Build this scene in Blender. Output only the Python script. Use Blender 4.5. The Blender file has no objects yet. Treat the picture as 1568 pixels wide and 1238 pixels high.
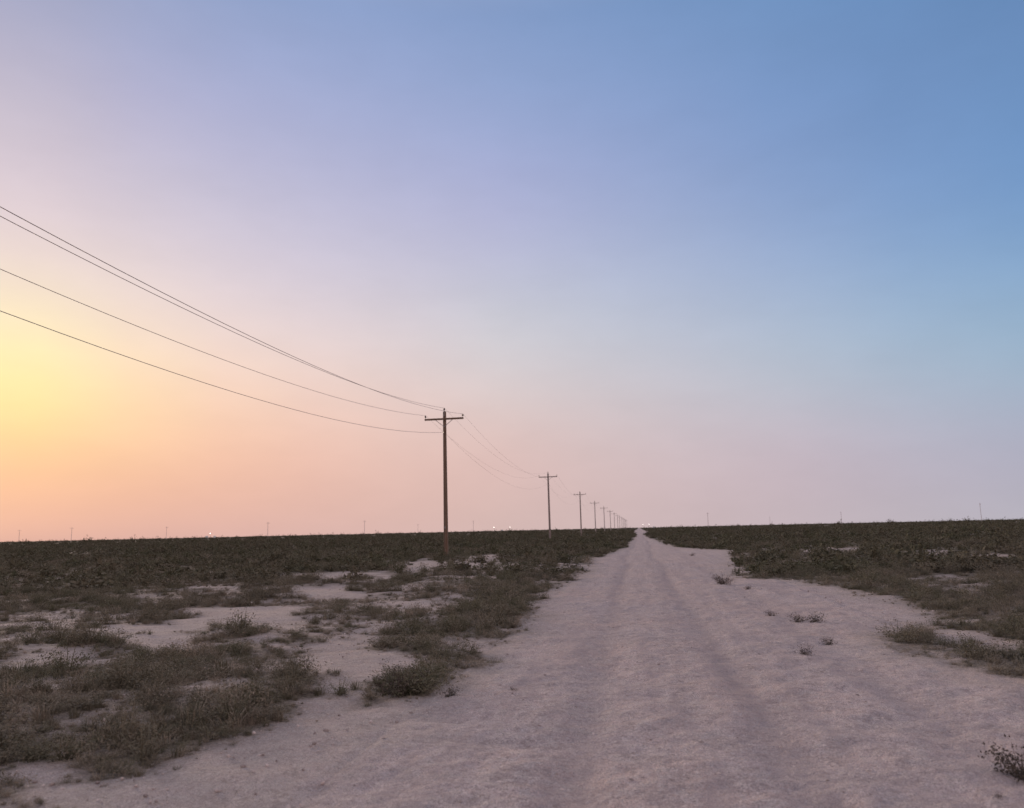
import bpy, math, random, bmesh
import numpy as np
from mathutils import Matrix, Vector
rng=np.random.default_rng(7); random.seed(7)
sc=bpy.context.scene
# ---------------------------------------------------------------- camera
H=1.8; FPX=1184.0
yaw=math.radians(8.99); p=math.radians(9.28); r=math.radians(1.28)
F=np.array([-math.sin(yaw)*math.cos(p), math.cos(yaw)*math.cos(p), math.sin(p)])
R0=np.array([math.cos(yaw), math.sin(yaw),0.0])
U0=np.cross(R0,F)
R=math.cos(r)*R0-math.sin(r)*U0
U=math.sin(r)*R0+math.cos(r)*U0
cam=bpy.data.cameras.new("camera"); co=bpy.data.objects.new("camera",cam); sc.collection.objects.link(co)
M=Matrix(((R[0],U[0],-F[0],0),(R[1],U[1],-F[1],0),(R[2],U[2],-F[2],H),(0,0,0,1)))
co.matrix_world=M
cam.sensor_width=36; cam.lens=36*FPX/1568; cam.clip_end=30000; cam.clip_start=0.05
cam.dof.use_dof=True; cam.dof.focus_distance=16; cam.dof.aperture_fstop=1.5
sc.camera=co
def pdir(x,y):
    d=F*FPX+(x-784)*R+(619-y)*U
    return d/np.linalg.norm(d)
def ground(x,y):
    d=pdir(x,y); t=-H/min(d[2],-1e-4)
    return np.array([d[0]*t,d[1]*t])
# ---------------------------------------------------------------- noise
def hsh(ix,iy,s):
    n=(ix.astype(np.int64)*374761393+iy.astype(np.int64)*668265263+s*1274126177)&0xffffffff
    n=((n^(n>>13))*1274126177)&0xffffffff
    n=n^(n>>16)
    return (n&0xffffff)/float(0xffffff)
def vn(x,y,s=0):
    ix=np.floor(x); iy=np.floor(y); fx=x-ix; fy=y-iy
    fx=fx*fx*(3-2*fx); fy=fy*fy*(3-2*fy)
    a=hsh(ix,iy,s);b=hsh(ix+1,iy,s);c=hsh(ix,iy+1,s);d=hsh(ix+1,iy+1,s)
    return (a*(1-fx)+b*fx)*(1-fy)+(c*(1-fx)+d*fx)*fy
def fbm(x,y,s=0,o=4,g=.55):
    v=0;a=0.5;t=0
    for i in range(o):
        v=v+a*vn(x*2**i+17.3*i,y*2**i-9.1*i,s+i); t+=a; a*=g
    return v/t
def sstep(a,b,x):
    t=np.clip((x-a)/(b-a),0,1); return t*t*(3-2*t)
# ---------------------------------------------------------------- layout (measured, in metres)
Lp=[(976,818),(972,824),(960,838),(915,856),(905,885),(838,903),(836,960),(770,985),(715,1055),(655,1076),(500,1092),(400,1130),(260,1180),(120,1230)]
Rp=[(983,818),(992,824),(1035,838),(1112,843),(1118,884),(1205,887),(1300,905),(1405,932),(1345,970),(1380,1000),(1500,1040),(1640,1070)]
L=np.array([ground(*q) for q in Lp]); Rr=np.array([ground(*q) for q in Rp])
L=L[np.argsort(L[:,1])]; Rr=Rr[np.argsort(Rr[:,1])]
def edgeL(y): return np.interp(y,L[:,1],L[:,0],right=-2.0)
def edgeR(y): return np.interp(y,Rr[:,1],Rr[:,0],right=3.2)
blobs=[(380,942,75,15,-1.0),(210,966,60,10,-.85),(110,955,90,9,-.55),(40,1000,70,11,-.8),(490,908,46,8,-.95),(500,885,70,7,-.55),
 (560,1015,80,20,-.8),(520,985,80,10,-.35),(650,866,26,8,-.9),(745,857,26,6,-.8),(640,900,38,9,-.55),(720,868,20,5,-.7),(660,925,40,8,-.45),(330,900,90,8,-.45),(60,1195,100,30,-.55),(90,1060,60,18,-.45),
 (680,985,40,10,-.3),(1190,842,24,4,-.9),(1285,843,60,4,-.85),(1430,850,45,7,-.8),(1530,852,50,8,-.7),(1450,890,60,6,-.4),(1480,970,60,8,-.35),(1240,950,30,8,.35),
 (250,1040,150,40,.2),(300,1115,130,35,.45),(720,940,50,18,.4),(680,1015,50,14,.4),(620,1045,40,12,.6),(800,900,55,25,.55),(1450,920,100,12,.45),(1400,985,40,20,.5),(1510,1025,50,20,.5),(100,905,150,10,.2)]
BL=[]
for (cx,cy,hw,hh,am) in blobs:
    c=ground(cx,cy); a=ground(cx+hw,cy)-c; b=ground(cx,cy-hh)-ground(cx,cy+hh)
    BL.append((c,a,b/2,am))
def veg(x,y):
    n=fbm(x*0.45,y*0.30,3,4); n2=fbm(x*0.09,y*0.06,11,3); n3=fbm(x*1.2,y*1.2,21,4,.75)
    v=0.62+(n-.5)*1.2+(n2-.5)*.9+(n3-.5)*2.7
    far=sstep(22,70,np.hypot(x,y)); v=v+far*.3
    v=np.where(x>0,v+.12,v)
    wob=(fbm(x*.8,y*.8,31,4,.7)-.5)
    for c,a,b,am in BL:
        det=a[0]*b[1]-a[1]*b[0]
        dx=x-c[0]; dy=y-c[1]
        u=(dx*b[1]-dy*b[0])/det; w=(-dx*a[1]+dy*a[0])/det
        d=np.sqrt(u*u+w*w)+wob*1.6
        v=v+am*(1-sstep(.3,1.7,d))
    eL=edgeL(y)+wob*1.2; eR=edgeR(y)+wob*1.4
    m=np.minimum(sstep(-.3,.8,eL-x)+sstep(-.3,1.1,x-eR),1)
    m=np.where(y<4,np.where((x<-3.0)|(x>7),1,0),m)
    return np.clip(v,0,1)*m
def wvf(y): return (vn(y*.12,y*0,61)-.5)*.5
def height(x,y):
    d=np.hypot(x,y)
    off=sstep(.3,3,np.maximum(-2.2-x,x-4.4))
    z=off*((fbm(x*.35,y*.35,41,4)-.45)*.28)*(1-sstep(200,600,d))
    z=z+(1-off)*(-0.05)*1.0
    wv=wvf(y)
    rut=0.04*(np.exp(-((x+0.75+wv)/.25)**2)+np.exp(-((x-.95+wv)/.25)**2)+.6*np.exp(-((x-2.9-wv)/.3)**2))
    rut=rut*(.5+vn(x*.5,y*.4,66))
    z=z-rut*(1-off)
    near=1-sstep(30,80,d)
    z=z+(fbm(x*2.0,y*2.0,51,5,.65)-.5)*.11*near
    z=z+(fbm(x*.7,y*.5,57,2)-.5)*.05*near
    return z
# ---------------------------------------------------------------- materials
def newmat(n):
    m=bpy.data.materials.new(n); m.use_nodes=True
    nt=m.node_tree; b=nt.nodes["Principled BSDF"]; b.inputs["Roughness"].default_value=.95
    b.inputs["Specular IOR Level"].default_value=.1
    return m,nt,b
def N(nt,t,**k):
    n=nt.nodes.new(t)
    for a,v in k.items(): setattr(n,a,v)
    return n
def noise(nt,scale,detail=6,rough=.6,vec=None):
    n=N(nt,"ShaderNodeTexNoise"); n.inputs["Scale"].default_value=scale; n.inputs["Detail"].default_value=detail; n.inputs["Roughness"].default_value=rough
    if vec is not None: nt.links.new(vec,n.inputs["Vector"])
    return n.outputs[0]
def mix(nt,f,a,b,bt='MIX'):
    m=N(nt,"ShaderNodeMix",data_type='RGBA',blend_type=bt)
    for s,v in ((m.inputs[0],f),(m.inputs[6],a),(m.inputs[7],b)):
        if isinstance(v,(int,float)): s.default_value=v
        elif isinstance(v,tuple): s.default_value=(*v,1)
        else: nt.links.new(v,s)
    return m.outputs[2]
def mrange(nt,v,a,b,c=0,d=1):
    m=N(nt,"ShaderNodeMapRange"); nt.links.new(v,m.inputs[0])
    for i,x in zip((1,2,3,4),(a,b,c,d)): m.inputs[i].default_value=x
    return m.outputs[0]
def mul(nt,a,b):
    k=N(nt,"ShaderNodeMath",operation='MULTIPLY')
    nt.links.new(a,k.inputs[0]); nt.links.new(b,k.inputs[1]); return k.outputs[0]
def soil_material():
    m,nt,b=newmat("sandy_soil")
    pos=N(nt,"ShaderNodeNewGeometry").outputs["Position"]
    va=N(nt,"ShaderNodeAttribute",attribute_name="veg").outputs["Fac"]
    rd=N(nt,"ShaderNodeAttribute",attribute_name="road").outputs["Fac"]
    tk=N(nt,"ShaderNodeAttribute",attribute_name="track").outputs["Fac"]
    big=noise(nt,.3,3,.6,pos); mid=noise(nt,1.6,6,.74,pos); clod=noise(nt,7,5,.75,pos); fine=noise(nt,24,3,.8,pos); vf=noise(nt,75,2,.8,pos)
    sand=mix(nt,mrange(nt,big,.4,.6),(.585,.48,.475),(.68,.51,.46))
    sand=mix(nt,mrange(nt,mid,.44,.58,0,.7),sand,(.44,.36,.345))
    sand=mix(nt,mrange(nt,clod,.5,.6,0,.6),sand,(.82,.71,.68))
    sand=mix(nt,mrange(nt,clod,.47,.38,0,.65),sand,(.34,.275,.26))
    sand=mix(nt,mrange(nt,fine,.50,.6,0,.55),sand,(.84,.73,.69))
    sand=mix(nt,mrange(nt,vf,.48,.60,0,.85),sand,(.27,.22,.205))
    mp=N(nt,"ShaderNodeMapping"); mp.inputs["Scale"].default_value=(2.2,.14,1); nt.links.new(pos,mp.inputs[0])
    st=noise(nt,1.0,4,.65,mp.outputs[0])
    sand=mix(nt,mul(nt,mrange(nt,st,.45,.6,0,.45),rd),sand,(.43,.345,.335))
    sand=mix(nt,mul(nt,mrange(nt,mid,.35,.6,.55,.1),tk),sand,(.34,.275,.27))
    offr=mix(nt,.35,sand,(.40,.34,.29))
    sand=mix(nt,rd,offr,sand)
    lit=mix(nt,mrange(nt,fine,.38,.62),(.10,.085,.065),(.29,.24,.195))
    va2=N(nt,"ShaderNodeMath",operation='MULTIPLY_ADD'); nt.links.new(clod,va2.inputs[0]); va2.inputs[1].default_value=1.5
    nt.links.new(va,va2.inputs[2])
    f=mrange(nt,va2.outputs[0],.78,1.5)
    nt.links.new(mix(nt,f,sand,lit),b.inputs["Base Color"])
    bp=N(nt,"ShaderNodeBump"); bp.inputs["Distance"].default_value=.11; bp.inputs["Strength"].default_value=1
    s=N(nt,"ShaderNodeMath",operation='MULTIPLY_ADD'); nt.links.new(clod,s.inputs[0]); s.inputs[1].default_value=.6; nt.links.new(mid,s.inputs[2])
    nt.links.new(s.outputs[0],bp.inputs["Height"]); nt.links.new(bp.outputs[0],b.inputs["Normal"])
    return m
soil=soil_material()
def trackw(x,y):
    wv=wvf(y); f=lambda c,s: np.exp(-((x-c)/s)**2)
    t=.9*f(-.75-wv,.22)+f(.95-wv,.22)+.6*f(2.9+wv,.25)+.45*f(.55+.6*wv,.10)
    return np.clip(t*(.35+1.1*fbm(x*.7,y*.25,71,3)),0,1)*(y>-30)
def grid(name,X,Y,roadattr,zf):
    nx,ny=X.shape[1],X.shape[0]
    v=np.stack([X,Y,zf(X,Y)],-1).reshape(-1,3)
    i=np.arange(nx*ny).reshape(ny,nx)
    q=np.stack([i[:-1,:-1],i[:-1,1:],i[1:,1:],i[1:,:-1]],-1).reshape(-1,4)
    me=bpy.data.meshes.new(name); me.vertices.add(len(v)); me.vertices.foreach_set("co",v.ravel())
    me.loops.add(q.size); me.loops.foreach_set("vertex_index",q.ravel().astype(np.int32))
    me.polygons.add(len(q)); me.polygons.foreach_set("loop_start",np.arange(0,q.size,4,dtype=np.int32)); me.polygons.foreach_set("loop_total",np.full(len(q),4,dtype=np.int32))
    me.update(calc_edges=True); me.polygons.foreach_set("use_smooth",np.ones(len(q),dtype=bool))
    for nm_,fn_ in (("veg",veg),("road",roadattr),("track",trackw)):
        a=me.attributes.new(nm_,'FLOAT','POINT'); a.data.foreach_set("value",fn_(X,Y).ravel().astype(np.float32))
    me.materials.append(soil)
    o=bpy.data.objects.new(name,me); sc.collection.objects.link(o); return o
def roadw(x,y):
    wob=(fbm(x*.8,y*.8,31,3)-.5)
    return sstep(-.3,.7,x-np.maximum(edgeL(y),-2.4)-wob)*sstep(-.3,.9,edgeR(y)-x+wob)
t=np.linspace(-1,1,620); xs=9000*np.sinh(t*11.2)/np.sinh(11.2)
t=np.linspace(0,1,620); ys=5+np.concatenate([-(120*np.sinh(np.linspace(1,0,90)[:-1]*5)/np.sinh(5)), 9000*np.sinh(t*7.6)/np.sinh(7.6)])
X,Y=np.meshgrid(xs,ys)
grid("ground",X,Y,roadw,lambda x,y: height(x,y)-.05*sstep(.5,0,np.maximum(-2.1-x,x-4.2)))
v=np.concatenate([np.linspace(-40,1.9,60),2+np.geomspace(1,4000,900)-1])
u=np.linspace(0,1,170)
RX=-2.7+u[None,:]*7.6+0*v[:,None]; RY=v[:,None]+0*u[None,:]
grid("dirt_road",RX,RY,roadw,lambda x,y: height(x,y)+.012*(1-sstep(0,0.6,np.maximum(-2.1-x,x-4.2)))-.06*sstep(.2,.6,np.maximum(-2.1-x,x-4.2)))
# ---------------------------------------------------------------- vegetation
def leafmat(name,c1,c2,c3):
    m,nt,b=newmat(name)
    oi=N(nt,"ShaderNodeObjectInfo").outputs["Random"]
    pos=N(nt,"ShaderNodeNewGeometry").outputs["Position"]
    big=noise(nt,.12,2,.6,pos); fn=noise(nt,14,1,.6,pos)
    c=mix(nt,mrange(nt,big,.4,.62),c1,c2)
    c=mix(nt,mrange(nt,oi,.4,1,0,.9),c,c3)
    c=mix(nt,mrange(nt,fn,.5,.7,0,.5),c,(c3[0]*1.2,c3[1]*1.18,c3[2]*1.15))
    nt.links.new(c,b.inputs["Base Color"])
    return m
m_leaf=leafmat("scrub_foliage",(.135,.13,.083),(.155,.136,.10),(.225,.19,.145))
m_far=leafmat("distant_scrub_foliage",(.10,.10,.06),(.118,.105,.072),(.16,.137,.10))
m_dry=leafmat("dry_grass",(.21,.18,.135),(.26,.215,.165),(.38,.315,.255))
m_dark=leafmat("dark_brush",(.08,.068,.055),(.09,.072,.06),(.13,.10,.085))
def meshfrom(name,V,Fc,mat):
    me=bpy.data.meshes.new(name); me.from_pydata(V,[],Fc); me.materials.append(mat); me.update(); return me
def shrub(name,mat,nst,nleaf,rad,ht,ls,seed,asp=.4):
    rs=np.random.default_rng(seed); V=[];Fc=[]
    for s in range(nst):
        a=rs.uniform(0,2*math.pi); lean=rs.uniform(.1,1)**.7; R_=rad*lean; h=ht*(rs.uniform(.55,1.1))*(1-.45*lean**2)
        b0=np.array([rs.normal(0,.06*rad),rs.normal(0,.06*rad),-.03])
        tip=np.array([math.cos(a)*R_,math.sin(a)*R_,h]); mid=(b0+tip)/2+np.array([0,0,-.1*h])+rs.normal(0,.05*rad,3)
        pts=[(1-k)**2*b0+2*k*(1-k)*mid+k*k*tip for k in np.linspace(0,1,5)]
        w=.005*ht/.4+.002
        side=np.array([-math.sin(a),math.cos(a),0])
        for i in range(4):
            n=len(V); w0=w*(1-i/5); w1=w*(1-(i+1)/5)
            V+= [tuple(pts[i]-side*w0),tuple(pts[i]+side*w0),tuple(pts[i+1]+side*w1),tuple(pts[i+1]-side*w1)]; Fc.append((n,n+1,n+2,n+3))
        for l in range(nleaf):
            k=rs.uniform(.2,1.05); c=(1-k)**2*b0+2*k*(1-k)*mid+k*k*tip+rs.normal(0,.12*rad,3)*np.array([1,1,.8])
            c[2]=max(c[2],.01)
            d=rs.normal(0,1,3)+np.array([0,0,.6]); d/=np.linalg.norm(d); e=np.cross(d,rs.normal(0,1,3)); e/=np.linalg.norm(e)
            sl=ls*rs.uniform(.6,1.5); n=len(V)
            V+=[tuple(c-d*sl),tuple(c+e*sl*asp),tuple(c+d*sl),tuple(c-e*sl*asp)]; Fc.append((n,n+1,n+2,n+3))
    return meshfrom(name,V,Fc,mat)
def tuft(name,mat,nb,rad,ht,seed):
    rs=np.random.default_rng(seed); V=[];Fc=[]
    for s in range(nb):
        a=rs.uniform(0,2*math.pi); rr=rad*math.sqrt(rs.uniform(0,1))
        b=np.array([math.cos(a)*rr*.6,math.sin(a)*rr*.6,-.02]); a2=a+rs.normal(0,.6); h=ht*rs.uniform(.4,1.05); ln=rs.uniform(.2,.9)*h
        o=np.array([math.cos(a2),math.sin(a2),0]); s_=np.array([-o[1],o[0],0])*rs.uniform(.003,.006)
        m_=b+o*ln*.35+np.array([0,0,h*.7]); t_=b+o*ln+np.array([0,0,h])
        n=len(V); V+=[tuple(b-s_),tuple(b+s_),tuple(m_+s_*.8),tuple(m_-s_*.8),tuple(t_)]; Fc+=[(n,n+1,n+2,n+3),(n+3,n+2,n+4)]
    return meshfrom(name,V,Fc,mat)
variants=[shrub("v",m_leaf,20,40,.42,.42,.017,1,.35),shrub("v",m_leaf,24,32,.5,.34,.018,2,.35),shrub("v",m_leaf,18,38,.38,.5,.017,3,.35),shrub("v",m_dry,20,22,.42,.3,.016,4,.3),
 tuft("v",m_dry,70,.18,.24,5),tuft("v",m_leaf,80,.2,.24,6),shrub("v",m_far,16,9,.5,.5,.06,7),shrub("v",m_far,14,8,.5,.42,.07,8)]
m_stone,nt,b=newmat("caliche_stone")
oi=N(nt,"ShaderNodeObjectInfo").outputs["Random"]; nt.links.new(mix(nt,oi,(.26,.21,.195),(.70,.59,.55)),b.inputs["Base Color"])
def stone(seed):
    bm=bmesh.new(); bmesh.ops.create_icosphere(bm,subdivisions=2,radius=1)
    rs=np.random.default_rng(seed); d=[rs.normal(0,1,3) for _ in range(7)]
    for q in bm.verts:
        cc=np.array(q.co)
        f=1-sum(.27*max(0,np.dot(cc,e/np.linalg.norm(e))-.35) for e in d)+rs.normal(0,.03)
        q.co=Vector((cc[0]*f,cc[1]*f*.8,cc[2]*f*.55))
    me=bpy.data.meshes.new("stone"); bm.to_mesh(me); bm.free()
    me.materials.append(m_stone); return me
def scatter(name,meshes,P,idx,scale,rot):
    coll=bpy.data.collections.new(name+"_parts")
    for i,me in enumerate(meshes):
        o=bpy.data.objects.new("%s_part_%02d"%(name,i),me); coll.objects.link(o)
    me=bpy.data.meshes.new(name); me.vertices.add(len(P)); me.vertices.foreach_set("co",P.astype(np.float32).ravel())
    a=me.attributes.new("idx",'INT','POINT'); a.data.foreach_set("value",idx.astype(np.int32))
    a=me.attributes.new("scl",'FLOAT_VECTOR','POINT'); a.data.foreach_set("vector",scale.astype(np.float32).ravel())
    a=me.attributes.new("rot",'FLOAT_VECTOR','POINT'); a.data.foreach_set("vector",rot.astype(np.float32).ravel())
    o=bpy.data.objects.new(name,me); sc.collection.objects.link(o)
    ng=bpy.data.node_groups.new(name,'GeometryNodeTree')
    ng.interface.new_socket("Geometry",in_out='INPUT',socket_type='NodeSocketGeometry'); ng.interface.new_socket("Geometry",in_out='OUTPUT',socket_type='NodeSocketGeometry')
    gi=ng.nodes.new("NodeGroupInput"); go=ng.nodes.new("NodeGroupOutput"); ip=ng.nodes.new("GeometryNodeInstanceOnPoints")
    ci=ng.nodes.new("GeometryNodeCollectionInfo"); ci.inputs[0].default_value=coll; ci.inputs[1].default_value=True; ci.inputs[2].default_value=True
    def na(n,t):
        q=ng.nodes.new("GeometryNodeInputNamedAttribute"); q.data_type=t; q.inputs[0].default_value=n; return q.outputs[0]
    lk=ng.links.new
    lk(gi.outputs[0],ip.inputs["Points"]); lk(ci.outputs[0],ip.inputs["Instance"]); ip.inputs["Pick Instance"].default_value=True
    lk(na("idx",'INT'),ip.inputs["Instance Index"]); lk(na("scl",'FLOAT_VECTOR'),ip.inputs["Scale"])
    lk(na("rot",'FLOAT_VECTOR'),ip.inputs["Rotation"]); lk(ip.outputs[0],go.inputs[0])
    md=o.modifiers.new("scatter",'NODES'); md.node_group=ng
    return o
PX=[];PY=[];ID=[];SC=[]
def band(n,r0,r1,power,s0,s1,ids,pids,thr,wd=.5,az0=-58,az1=42):
    r_=(r0**power+(r1**power-r0**power)*rng.random(n))**(1/power)
    az=np.radians(rng.uniform(az0,az1,n)); x=r_*np.sin(az); y=r_*np.cos(az)
    vv=veg(x,y); keep=rng.random(n)<sstep(thr,thr+wd,vv); x=x[keep];y=y[keep];vv=vv[keep]; k=len(x)
    PX.append(x);PY.append(y);ID.append(rng.choice(ids,k,p=pids)); s=(s0+(s1-s0)*rng.random(k)**2.5)*(.3+.85*vv)
    SC.append(np.stack([s*rng.uniform(.9,1.3,k),s*rng.uniform(.9,1.3,k),s*rng.uniform(.5,1.15,k)],-1))
band(22000,4,34,1.6,.24,.95,[0,1,2,3,4,5],[.20,.19,.15,.18,.13,.15],.08,.8)
band(14000,4,26,1.6,.22,.5,[3,4,5],[.35,.35,.3],.02,.35)
band(19000,30,90,1.5,.5,1.35,[0,1,2,3,6,7],[.13,.13,.13,.15,.23,.23],.12,.65)
band(23000,85,400,1.2,.9,2.0,[6,7],[.5,.5],.2)
band(17000,380,2200,1.0,1.8,4.6,[6,7],[.5,.5],.0)
x=np.concatenate(PX);y=np.concatenate(PY);idx=np.concatenate(ID);s=np.concatenate(SC)
k=len(x); rot=np.stack([rng.normal(0,.08,k),rng.normal(0,.08,k),rng.uniform(0,6.28,k)],-1)
scatter("scrub_vegetation",variants,np.stack([x,y,height(x,y)],-1),idx,s,rot)
n=34000; yy=2.5+ (40)*rng.random(n)**1.6; xx=rng.uniform(-7,10,n); kk=(veg(xx,yy)<.5)&(vn(xx*1.3,yy*1.3,77)>rng.random(n)*.9); xx=xx[kk];yy=yy[kk];n=len(xx)
ss=.006+.024*rng.random(n)**6; ss=ss*(1+yy*.012)
scatter("gravel",[stone(i) for i in range(4)],np.stack([xx,yy,height(xx,yy)+.006],-1),rng.integers(0,4,n),np.stack([ss]*3,-1),rng.uniform(0,6.28,(n,3))*np.array([.1,.1,1]))
sh=[shrub("desert_shrub",m_dark,26,34,.42,.46,.02,20),shrub("desert_shrub",m_dark,20,26,.35,.3,.017,21)]
for (qx,qy,s_,v_) in [(1107,893,.85,0),(1230,999,.45,1),(1270,980,.42,1),(1248,950,.65,1),(1222,948,.6,1),(1568,1180,.6,0),(1527,1210,.12,1),(1180,940,.45,1),(1060,850,.7,1),(785,1055,.18,1),(1145,900,.45,1),(690,1062,.4,1),(1027,1186,.07,1),(610,1060,.7,0),(640,1055,.5,1)]:
    g=ground(qx,qy); o=bpy.data.objects.new("desert_shrub",sh[v_]); sc.collection.objects.link(o)
    o.location=(g[0],g[1],float(height(g[0:1],g[1:2])[0])); o.rotation_euler=(0,0,random.uniform(0,6)); o.scale=(s_*1.2,s_*1.2,s_)
# ---------------------------------------------------------------- poles
def wood(name,c1,c2):
    m,nt,b=newmat(name); tc=N(nt,"ShaderNodeTexCoord"); mp=N(nt,"ShaderNodeMapping"); mp.inputs["Scale"].default_value=(14,14,.8); nt.links.new(tc.outputs["Object"],mp.inputs[0])
    nz=noise(nt,1.5,6,.7,mp.outputs[0]); nt.links.new(mix(nt,mrange(nt,nz,.35,.65),c1,c2),b.inputs["Base Color"]); return m
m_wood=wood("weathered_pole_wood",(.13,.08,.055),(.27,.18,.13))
m_woodg=wood("hazed_pole_wood",(.24,.18,.165),(.36,.29,.26))  # same wood made paler: distance haze put into the base colour
m_woodh=wood("far_hazed_pole_wood",(.42,.35,.33),(.54,.46,.43))  # paler again, stronger haze painted into the farther poles
m_pole2=wood("horizon_hazed_pole_wood",(.5,.42,.40),(.62,.52,.5))  # horizon poles: atmospheric fade painted as a light wood colour
m_ins,nt,b=newmat("porcelain_insulator"); b.inputs["Base Color"].default_value=(.07,.05,.045,1); b.inputs["Roughness"].default_value=.3
m_met,nt,b=newmat("galvanised_steel"); b.inputs["Base Color"].default_value=(.3,.27,.26,1); b.inputs["Roughness"].default_value=.6
def cyl(bm,p0,p1,r0,r1,seg=10,mi=0):
    p0=Vector(p0);p1=Vector(p1);d=(p1-p0); a=d.orthogonal().normalized(); c=d.normalized().cross(a)
    A=[];B=[]
    for i in range(seg):
        t=2*math.pi*i/seg; o=a*math.cos(t)+c*math.sin(t); A.append(bm.verts.new(p0+o*r0)); B.append(bm.verts.new(p1+o*r1))
    fs=[bm.faces.new((A[i],A[(i+1)%seg],B[(i+1)%seg],B[i])) for i in range(seg)]
    fs.append(bm.faces.new(B)); fs.append(bm.faces.new(A[::-1]))
    for f in fs: f.material_index=mi
def box(bm,c,s,mi=0):
    q=bmesh.ops.create_cube(bm,size=1)
    for v_ in q['verts']: v_.co=Vector((v_.co.x*s[0]+c[0],v_.co.y*s[1]+c[1],v_.co.z*s[2]+c[2]))
    for f in {f for v_ in q['verts'] for f in v_.link_faces}: f.material_index=mi
PH=10.25; ARM=9.72; AW=1.36; NZ=8.75
def insul(bm,x,y,z):
    cyl(bm,(x,y,z),(x,y,z+.12),.015,.015,8,2); cyl(bm,(x,y,z+.1),(x,y,z+.15),.075,.06,12,1); cyl(bm,(x,y,z+.15),(x,y,z+.19),.045,.04,12,1); cyl(bm,(x,y,z+.19),(x,y,z+.23),.06,.035,12,1)
def polemesh(mw):
    bm=bmesh.new()
    cyl(bm,(0,0,-.3),(0,0,PH),.165,.115,16,0)
    cyl(bm,(0,0,PH),(0,0,PH+.03),.115,.06,16,0)
    box(bm,(0,-.17,ARM),(2*AW+.1,.1,.125),0)
    for s_ in (-1,1):
        cyl(bm,(s_*.62,-.175,ARM-.06),(0,-.16,ARM-.56),.02,.02,6,2)
        insul(bm,s_*AW,-.17,ARM+.06)
    insul(bm,0,-.10,PH+.02); box(bm,(0,-.135,PH-.12),(.06,.03,.4),2)
    cyl(bm,(.0,-.13,NZ),(.0,-.26,NZ),.02,.02,6,2); cyl(bm,(0,-.24,NZ-.06),(0,-.24,NZ+.06),.045,.045,10,1)
    cyl(bm,(.0,-.17,ARM),(.0,.16,ARM),.02,.02,6,2)
    cyl(bm,(.16,-.10,.0),(.11,-.08,NZ),.008,.008,5,2)
    box(bm,(-.02,-.158,2.1),(.10,.006,.14),2)
    me=bpy.data.meshes.new("utility_pole"); bm.to_mesh(me); bm.free()
    for m in (mw,m_ins,m_met): me.materials.append(m)
    return me
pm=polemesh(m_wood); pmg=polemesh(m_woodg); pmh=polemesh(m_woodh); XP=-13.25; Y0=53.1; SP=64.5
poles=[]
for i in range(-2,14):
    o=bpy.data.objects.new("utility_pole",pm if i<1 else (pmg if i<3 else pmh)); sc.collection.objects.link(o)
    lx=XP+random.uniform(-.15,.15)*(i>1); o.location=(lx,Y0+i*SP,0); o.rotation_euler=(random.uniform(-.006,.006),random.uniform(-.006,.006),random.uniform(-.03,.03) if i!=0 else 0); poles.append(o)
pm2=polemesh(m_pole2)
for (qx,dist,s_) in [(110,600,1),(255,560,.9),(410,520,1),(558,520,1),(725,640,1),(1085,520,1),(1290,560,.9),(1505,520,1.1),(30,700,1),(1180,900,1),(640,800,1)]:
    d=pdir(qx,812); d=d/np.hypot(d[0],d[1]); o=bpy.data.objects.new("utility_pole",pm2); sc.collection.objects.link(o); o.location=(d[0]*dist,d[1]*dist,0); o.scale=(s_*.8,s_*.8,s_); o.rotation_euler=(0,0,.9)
m_wire,nt,b=newmat("aluminium_wire"); b.inputs["Base Color"].default_value=(.30,.25,.26,1); b.inputs["Roughness"].default_value=.6
bm=bmesh.new()
att=[(-AW,-.17,ARM+.29,1.90),(0,-.10,PH+.25,1.87),(AW,-.17,ARM+.29,1.95),(0,-.28,NZ,2.17)]
for i in range(len(poles)-1):
    a=poles[i].location; c=poles[i+1].location
    rad=.0095 if i<=1 else .005
    for (dx,dy,z,sag) in att:
        p0=Vector((a.x+dx,a.y+dy,z));p1=Vector((c.x+dx,c.y+dy,z)); ns=40 if i<3 else 14
        rings=[]
        for j in range(ns+1):
            t_=j/ns; q=p0.lerp(p1,t_); q.z-=4*sag*t_*(1-t_)
            rings.append([bm.verts.new((q.x+rad*math.cos(2*math.pi*m_/5),q.y,q.z+rad*math.sin(2*math.pi*m_/5))) for m_ in range(5)])
        for A,B in zip(rings[:-1],rings[1:]):
            for m_ in range(5): bm.faces.new((A[m_],A[(m_+1)%5],B[(m_+1)%5],B[m_]))
me=bpy.data.meshes.new("power_lines"); bm.to_mesh(me); bm.free(); me.materials.append(m_wire)
o=bpy.data.objects.new("power_lines",me); sc.collection.objects.link(o)
# distant yard lights (lit) and storage tanks
m_tank,nt,b=newmat("white_tank_paint"); b.inputs["Base Color"].default_value=(.85,.83,.8,1); b.inputs["Roughness"].default_value=.4
m_lamp,nt,b=newmat("lit_lamp_glass"); b.inputs["Emission Color"].default_value=(1,.95,.85,1); b.inputs["Emission Strength"].default_value=5
bm=bmesh.new()
cyl(bm,(0,0,0),(0,0,2.9),1.5,1.5,28); cyl(bm,(0,0,2.9),(0,0,3.3),1.55,.25,28); cyl(bm,(0,0,3.3),(0,0,3.5),.25,.25,12)
for k_ in range(8): cyl(bm,(-.25,-1.65,.3+k_*.38),(.25,-1.65,.3+k_*.38),.02,.02,5)
for s_ in (-.25,.25): cyl(bm,(s_,-1.65,0),(s_,-1.65,3.6),.03,.03,6)
tm=bpy.data.meshes.new("storage_tank"); bm.to_mesh(tm); bm.free(); tm.materials.append(m_tank)
bm=bmesh.new()
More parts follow.
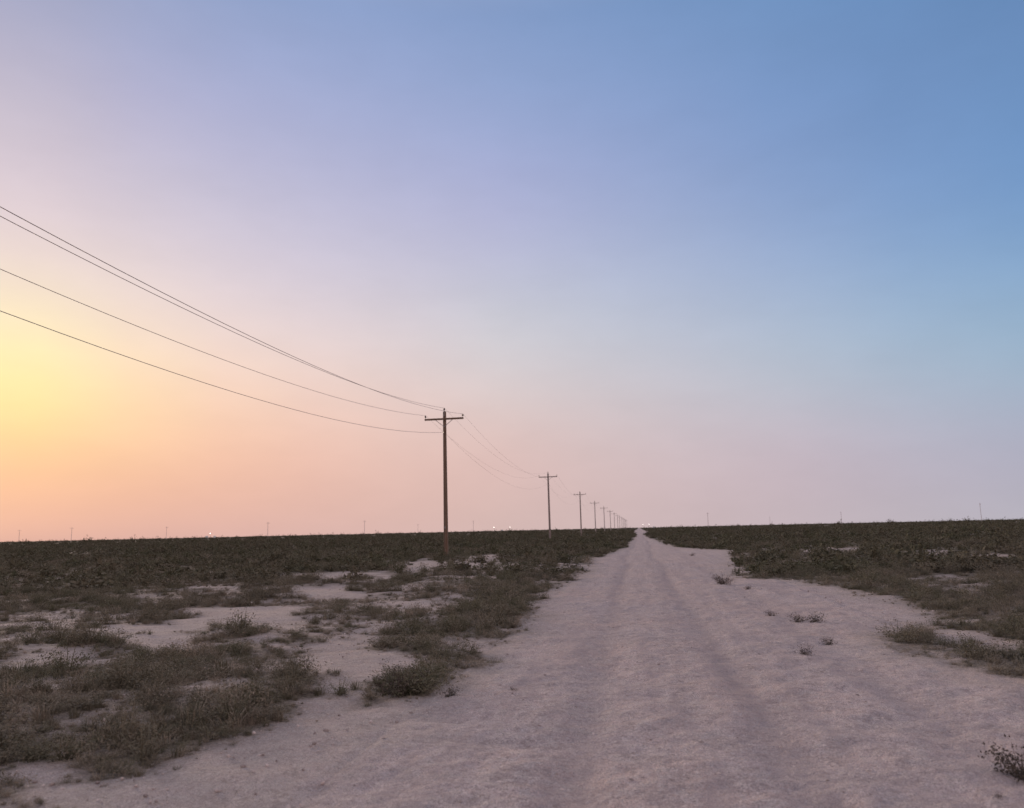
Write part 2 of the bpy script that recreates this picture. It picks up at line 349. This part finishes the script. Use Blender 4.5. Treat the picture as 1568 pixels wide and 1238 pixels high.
cyl(bm,(0,0,0),(0,0,5.2),.07,.05,8,0); cyl(bm,(0,0,5.1),(0,-.9,5.4),.035,.03,6,0); cyl(bm,(0,-.9,5.42),(0,-1.3,5.42),.2,.14,10,0); cyl(bm,(0,-1.05,5.1),(0,-1.05,5.42),.38,.3,12,1)
ym=bpy.data.meshes.new("yard_light"); bm.to_mesh(ym); bm.free(); ym.materials.append(m_met); ym.materials.append(m_lamp)
for (nm_,ml,qx,dist) in [("storage_tank",tm,317,1000),("storage_tank",tm,329,1050),("yard_light",ym,323,800),("yard_light",ym,757,800),("yard_light",ym,781,800),("storage_tank",tm,769,1250),("yard_light",ym,985,900),("yard_light",ym,994,950),("storage_tank",tm,1001,1300)]:
    d=pdir(qx,812); d=d/np.hypot(d[0],d[1]); o=bpy.data.objects.new(nm_,ml); sc.collection.objects.link(o); o.location=(d[0]*dist,d[1]*dist,0)
# ---------------------------------------------------------------- sun + sky
SAZ=math.radians(-46); SEL=math.radians(8)
S=Vector((math.sin(SAZ)*math.cos(SEL),math.cos(SAZ)*math.cos(SEL),math.sin(SEL)))
ld=bpy.data.lights.new("sun",'SUN'); ld.energy=2.1; ld.angle=math.radians(14); ld.color=(1,.76,.56)
lo=bpy.data.objects.new("sun",ld); sc.collection.objects.link(lo); lo.rotation_euler=S.to_track_quat('Z','Y').to_euler()
cols={
0:[(174,173,197),(159,168,202),(147,164,204),(130,155,199),(114,147,193),(104,139,186)],
150:[(200,190,203),(182,180,208),(169,175,210),(148,166,207),(123,152,198),(110,146,193)],
300:[(223,206,211),(208,198,212),(194,190,213),(172,177,212),(140,163,204),(119,155,200)],
400:[(238,219,207),(226,210,212),(212,202,215),(187,189,213),(156,175,208),(134,167,204)],
500:[(253,235,190),(243,220,203),(231,212,211),(204,203,212),(174,187,208),(150,177,203)],
560:[(254,236,174),(250,221,189),(240,213,202),(212,204,208),(182,190,205),(158,180,202)],
620:[(254,226,158),(251,214,174),(243,207,189),(218,200,199),(191,189,201),(168,179,199)],
690:[(248,202,153),(244,197,163),(239,193,173),(220,191,187),(197,183,193),(175,175,193)],
750:[(236,183,152),(232,181,158),(228,182,167),(215,185,181),(196,180,188),(179,176,191)],
800:[(222,174,158),(221,175,163),(220,178,169),(212,184,180),(196,180,186),(184,180,190)]}
xsx=[0,200,400,784,1200,1568]; P=[];C=[]
def lin(c):
    c=np.array(c)/255.; return np.where(c<.04045,c/12.92,((c+.055)/1.055)**2.4)
for y_,row in cols.items():
    for x_,c_ in zip(xsx,row):
        d=pdir(x_,y_); P.append((math.degrees(math.atan2(d[0],d[1])),math.degrees(math.asin(d[2])))); C.append(lin(c_))
P=np.array(P);C=np.array(C); sx=np.array([1,1.6])
phi=lambda D: np.sqrt(D*D+25.)
D=phi(np.linalg.norm((P[:,None]-P[None])*sx,axis=2)); W=np.linalg.solve(D-np.eye(len(P))*.25,C-C.mean(0))
ZEN=np.array([.47,.43,.46]); BACK=[(0,(.62,.50,.52)),(12,(.80,.61,.60)),(30,(.70,.58,.61)),(60,(.51,.46,.51)),(90,tuple(ZEN))]
def skyc(az,el):
    a=min(max(az,-43),26); e=min(max(el,.0),36)
    d=phi(np.linalg.norm((P-np.array([a,e]))*sx,axis=1)); c=d@W+C.mean(0)
    c=np.clip(c,.03,1.0)
    if el>36:
        k=min(1,(el-36)/30); c=c*(1-k)+ZEN*k
    return c
w=bpy.data.worlds.new("World"); sc.world=w; w.use_nodes=True; nt=w.node_tree; bg=nt.nodes["Background"]
tc=N(nt,"ShaderNodeTexCoord").outputs["Generated"]; nm=N(nt,"ShaderNodeVectorMath",operation='NORMALIZE'); nt.links.new(tc,nm.inputs[0])
sp=N(nt,"ShaderNodeSeparateXYZ"); nt.links.new(nm.outputs[0],sp.inputs[0])
def math_(op,a,b=None):
    m=N(nt,"ShaderNodeMath",operation=op)
    for i,v_ in enumerate((a,b)):
        if v_ is None: continue
        if isinstance(v_,(int,float)): m.inputs[i].default_value=v_
        else: nt.links.new(v_,m.inputs[i])
    return m.outputs[0]
el=math_('DIVIDE',math_('ARCSINE',sp.outputs[2]),math.pi/2)
az=math_('ARCTAN2',sp.outputs[0],sp.outputs[1])
dz=math_('SUBTRACT',az,SAZ); dz=math_('ABSOLUTE',math_('ARCTAN2',math_('SINE',dz),math_('COSINE',dz))); rel=math_('MULTIPLY',dz,180/math.pi)
els=[0,1,2,3,4.2,5.5,7,8.5,10,12,14,16,18,20.5,23,26,29,32,36,40,46,54,66,90]
relk=[0,5,10,16,22,29,36,43,50,57,65,73,84,130,180]; out=None
for i,rk in enumerate(relk):
    rp=N(nt,"ShaderNodeValToRGB"); rp.color_ramp.interpolation='LINEAR'; e_=rp.color_ramp.elements
    while len(e_)<len(els): e_.new(.5)
    for q,ev in zip(e_,els): q.position=ev/90
    for q,ev in zip(e_,els):
        if rk<100: c_=skyc(-46+min(rk,73),ev)
        else: c_=[np.interp(ev,[b_[0] for b_ in BACK],[b_[1][j] for b_ in BACK]) for j in range(3)]
        q.color=(*c_,1)
    nt.links.new(el,rp.inputs[0])
    if out is None: out=rp.outputs[0]
    else: out=mix(nt,mrange(nt,rel,relk[i-1],rk),out,rp.outputs[0])
cn=N(nt,"ShaderNodeMapping"); cn.inputs["Scale"].default_value=(1,1,2.5); nt.links.new(nm.outputs[0],cn.inputs[0])
cl=noise(nt,9,3,.6,cn.outputs[0])
sc_=N(nt,"ShaderNodeVectorMath",operation='SCALE'); nt.links.new(out,sc_.inputs[0]); nt.links.new(mrange(nt,cl,.3,.7,.98,1.02),sc_.inputs[3])
sky=N(nt,"ShaderNodeTexSky"); sky.sky_type='NISHITA'; sky.sun_disc=False; sky.sun_elevation=SEL; sky.sun_rotation=SAZ; sky.dust_density=2
ns=N(nt,"ShaderNodeVectorMath",operation='SCALE'); nt.links.new(sky.outputs[0],ns.inputs[0]); ns.inputs[3].default_value=.05
nt.links.new(mix(nt,.04,sc_.outputs[0],ns.outputs[0]),bg.inputs[0]); bg.inputs[1].default_value=1.03
sc.view_settings.view_transform='Standard'; sc.view_settings.look='None'; sc.view_settings.exposure=0; sc.view_settings.gamma=1
